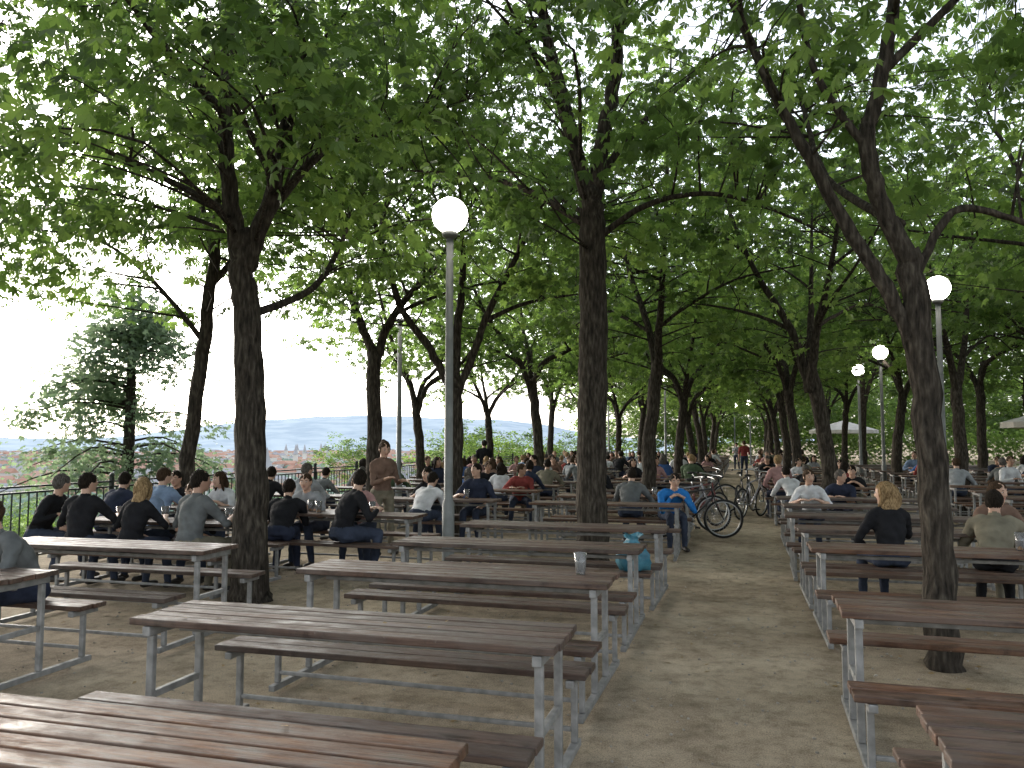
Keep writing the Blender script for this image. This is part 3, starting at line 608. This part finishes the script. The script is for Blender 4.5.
for (x,y) in TL:
    if y<12.9 or y>46: continue
    pr=.54 if x<-4 else (.34 if x<0 else (.4 if x<3 else .26))
    if y<15 and x>-4: pr*=.5
    for sy in (-1,1):
        for dx in (-.75,-.1,.6):
            if random.random()<pr*.8 and cnt<150:
                cnt+=1; P(random.choice(kinds),x+dx+random.uniform(-.12,.12),y+sy*.58,(0 if sy<0 else 180)+random.uniform(-28,28),random.choice(cols),random.choice(['jeans','navy','khaki','black']),random.choice(['dark','dark','brown','brown','blond','greyh']),random.random()<.6,random.randrange(3),s=random.uniform(.93,1.06))
# ------------------------------------------------------------ cups
M_cup=mat('clear_plastic',(.9,.9,.9),.08); M_cup.node_tree.nodes['Principled BSDF'].inputs['Transmission Weight'].default_value=.9
M_beer=mat('beer',(.55,.27,.04),.1); M_foam=mat('foam',(.8,.77,.7),.8)
def cupm(fill):
    mb=MB(); n=16; prof=[(.032,0),(.044,.145),(.0425,.145),(.031,.004)]
    vs=[(r_*math.cos(6.2832*k/n),r_*math.sin(6.2832*k/n),z) for r_,z in prof for k in range(n)]
    mb.add(vs,[(j*n+k,j*n+(k+1)%n,(j+1)*n+(k+1)%n,(j+1)*n+k) for j in range(3) for k in range(n)]+[tuple(range(n))[::-1],tuple(range(3*n,4*n))],0)
    if fill: tube(mb,[V(0,0,.006),V(0,0,fill)],[.0295,.0295+.011*fill/.145],n,1); tube(mb,[V(0,0,fill+.001),V(0,0,fill+.014)],[.03+.009*fill/.145]*2,n,2)
    return mb.mesh('beer_cup',[M_cup,M_beer,M_foam],True)
CUP=[cupm(.11),cupm(.06),cupm(0)]
for i,(x,y) in enumerate([(-1.07,5.42),(-6.0,7.75),(-6.5,7.95),(-5.6,7.9),(-7.0,7.8),(-5.2,9.2),(-4.5,9.3),(-4.7,12),(-4.2,12.05),(1.3,8.95),(2.2,7.6),(2.5,9.15),(-5.4,9.35),(-1.4,13.4)]):
    obj('beer_cup',CUP[2 if i==0 else i%2],(x,y,.755))
# plastic bag on bench end
M_bag=noisy('teal_plastic',[(.35,(.02,.1,.15)),(.65,(.07,.21,.27))],scale=9,rough=.35,bump=.8,bdist=.03)
mb=MB(); vs=[];n=28
prof=[(.02,0),(.13,.01),(.155,.08),(.15,.16),(.12,.22),(.06,.27),(.045,.29),(.08,.33),(.085,.335)]
for j,(r_,z) in enumerate(prof):
    for k in range(n):
        a=2*math.pi*k/n; q=r_*(1+.13*math.sin(a*3+j)+.12*math.sin(a*7+j*1.7)+random.uniform(-.06,.06)); vs.append((q*math.cos(a),q*.75*math.sin(a),z+(.02*math.sin(a*2) if j>5 else 0)))
mb.add(vs,[(j*n+k,j*n+(k+1)%n,(j+1)*n+(k+1)%n,(j+1)*n+k) for j in range(len(prof)-1) for k in range(n)]+[tuple(range(n))[::-1]])
obj('plastic_bag',mb.mesh('plastic_bag',[M_bag],True),(-1.0,7.56,.456))
# ------------------------------------------------------------ bicycles
M_rub=mat('tyre_rubber',(.015,.015,.015),.8); M_chr=mat('chrome',(.4,.4,.4),.3,1)
def bike(fc):
    mb=MB(); r=.335
    for cx in (-.52,.52):
        c=V(cx,0,r+.01)
        ring=lambda R:[c+V(math.cos(a),0,math.sin(a))*R for a in np.linspace(0,2*math.pi,36,endpoint=False)]
        tube(mb,ring(r-.018),.02,8,1,closed=True); tube(mb,ring(r-.045),.011,6,2,closed=True)
        tube(mb,[c+V(0,-.05,0),c+V(0,.05,0)],.022,8,2)
        for k in range(20):
            a=k*2*math.pi/20; tube(mb,[c+V(0,(-1)**k*.02,0),c+V(math.cos(a),0,math.sin(a))*(r-.045)],.0018,4,2)
    BB=V(-.06,0,.3); ST=V(-.2,0,.78); HT=V(.33,0,.86); HB=V(.36,0,.72); RH=V(-.52,0,.345); FH=V(.52,0,.345)
    for a,b_,q in ((BB,ST,.016),(ST,HT,.015),(BB,HB,.018),(HT+V(-.01,0,.04),HB,.019)): tube(mb,[a,b_],q,10,0)
    for sy in (-.05,.05):
        o=V(0,sy,0); tube(mb,[BB+o*.5,RH+o],.009,8,0); tube(mb,[ST+o*.3,RH+o],.008,8,0); tube(mb,[HB+o*.6,HB+V(.05,sy,-.15),FH+o],.011,8,0)
    tube(mb,[ST,ST+V(-.04,0,.14)],.013,8,2)
    tube(mb,[ST+V(-.17,0,.16),ST+V(-.08,0,.165),ST+V(.02,0,.16),ST+V(.11,0,.155)],[.05,.07,.035,.015],10,1,flat=.4,xref=(0,1,0))
    tube(mb,[HT,HT+V(-.02,0,.12),HT+V(.05,0,.15)],.013,8,2)
    tube(mb,spline([HT+V(-.05,-.3,.16),HT+V(.03,-.15,.16),HT+V(.05,0,.15),HT+V(.03,.15,.16),HT+V(-.05,.3,.16)],3),.012,8,2)
    for sy in (-1,1): tube(mb,[HT+V(-.05,sy*.3,.16),HT+V(-.09,sy*.33,.16)],.018,8,1)
    ringc=[BB+V(math.cos(a)*.09,-.05,math.sin(a)*.09) for a in np.linspace(0,6.283,20,endpoint=False)]; tube(mb,ringc,.007,6,2,closed=True)
    tube(mb,[BB+V(0,-.06,0),BB+V(.14,-.06,-.09)],.01,6,2); box(mb,BB+V(.14,-.11,-.09),(.09,.08,.02),1)
    tube(mb,[BB+V(0,.06,0),BB+V(-.14,.06,.09)],.01,6,2); box(mb,BB+V(-.14,.11,.09),(.09,.08,.02),1)
    for dz in (.09,-.09): tube(mb,[BB+V(0,-.05,dz),RH+V(0,-.05,dz*.4)],.004,4,1)
    return mb.mesh('bicycle',[fc,M_rub,M_chr],True)
B1=bike(mat('frame_black',(.02,.02,.022),.3)); B2=bike(mat('frame_silver',(.25,.25,.27),.35,.5)); B3=bike(mat('frame_red',(.14,.03,.03),.35))
for me,x,y,a,ti in ((B1,-.85,14.2,8,.12),(B2,-1.0,15.0,20,-.1),(B3,-.85,15.9,50,.1),(B2,.15,18.2,65,.1),(B1,.1,19.5,75,-.1),(B1,-.9,19.3,15,.1)):
    o=obj('bicycle',me,(x,y,0),math.radians(a)); o.rotation_euler=(ti,0,math.radians(a))
# ------------------------------------------------------------ umbrellas & kiosk
M_canv=noisy('canvas',[(.4,(.36,.35,.32)),(.6,(.46,.44,.41))],scale=2,rough=.9,bump=.1)
mb=MB()
vs=[V(0,0,3.1)]+[V(2.2*math.cos(k*math.pi/4),2.2*math.sin(k*math.pi/4),2.45) for k in range(8)]+[V(2.2*math.cos(k*math.pi/4),2.2*math.sin(k*math.pi/4),2.22) for k in range(8)]
mb.add(vs,[(0,1+k,1+(k+1)%8) for k in range(8)]+[(1+k,9+k,9+(k+1)%8,1+(k+1)%8) for k in range(8)],0)
tube(mb,[V(0,0,0),V(0,0,3.15)],.035,10,1)
for k in range(8): tube(mb,[V(0,0,2.3),V(1.3*math.cos(k*math.pi/4),1.3*math.sin(k*math.pi/4),2.68)],.012,5,1)
box(mb,(0,0,.05),(.7,.7,.1),1)
UM=mb.mesh('market_umbrella',[M_canv,M_pole])
for x,y in ((6.6,58),(12.3,36.5)): obj('market_umbrella',UM,(x,y,0),random.uniform(0,1))
e=bpy.data.objects.new('beer_kiosk',None); COL.objects.link(e); e.location=(18.5,38,0); e.rotation_euler=(0,0,-.5)
M_kw=noisy('painted_boards',[(.4,(.2,.16,.11)),(.6,(.28,.23,.16))],scale=3,stretch=(1,1,8)); M_kr=noisy('kiosk_roof',[(.4,(.07,.07,.07)),(.6,(.12,.11,.1))],scale=2)
def part(nm,fn,ms): 
    q=MB(); fn(q); obj(nm,q.mesh(nm,ms),parent=e)
part('walls',lambda q:[box(q,(0,-2,.55),(7,.12,1.1)),box(q,(0,2,1.35),(7,.12,2.7)),box(q,(-3.44,0,1.35),(.12,3.88,2.7)),box(q,(3.44,0,1.35),(.12,3.88,2.7))]+[box(q,(x,-2.004,1.9),(.2,.12,1.6)) for x in (-3.4,-1.1,1.1,3.4)],[M_kw])
part('counter',lambda q:box(q,(0,-2.2,1.13),(7.1,.6,.06)),[M_wood])
part('roof',lambda q:q.add([(-4,-2.8,2.7),(4,-2.8,2.7),(4,2.5,2.7),(-4,2.5,2.7),(-2.6,0,3.9),(2.6,0,3.9)],[(0,1,5,4),(1,2,5),(2,3,4,5),(3,0,4),(3,2,1,0)]),[M_kr])
# ------------------------------------------------------------ light
w_=bpy.data.worlds.new('World'); S.world=w_; w_.use_nodes=True; nt=w_.node_tree; bg=nt.nodes['Background']
sky=nt.nodes.new('ShaderNodeTexSky'); sky.sky_type='NISHITA'; sky.sun_disc=False; sky.sun_elevation=math.radians(18); sky.sun_rotation=math.radians(-60); sky.dust_density=2.5; sky.air_density=1
hs=nt.nodes.new('ShaderNodeHueSaturation'); hs.inputs['Saturation'].default_value=.35; nt.links.new(sky.outputs[0],hs.inputs['Color']); nt.links.new(hs.outputs[0],bg.inputs[0]); bg.inputs[1].default_value=.62
sl=bpy.data.lights.new('sun','SUN'); sl.energy=.7; sl.angle=math.radians(30); sl.color=(1,.95,.88); so=bpy.data.objects.new('sun',sl); COL.objects.link(so)
d=Vector((math.sin(math.radians(-60))*math.cos(math.radians(18)),math.cos(math.radians(-60))*math.cos(math.radians(18)),math.sin(math.radians(18)))); so.rotation_euler=d.to_track_quat('Z','Y').to_euler()
# ------------------------------------------------------------ camera
cam=bpy.data.cameras.new('camera'); cam.lens=28.1; cam.sensor_width=36; cam.clip_end=30000; cam.clip_start=.05
co=bpy.data.objects.new('camera',cam); COL.objects.link(co); co.location=(0,0,1.65); co.rotation_euler=(math.radians(94.15),0,math.radians(16)); S.camera=co
S.view_settings.view_transform='Standard'; S.view_settings.look='None'; S.view_settings.exposure=0
print('people',cnt)
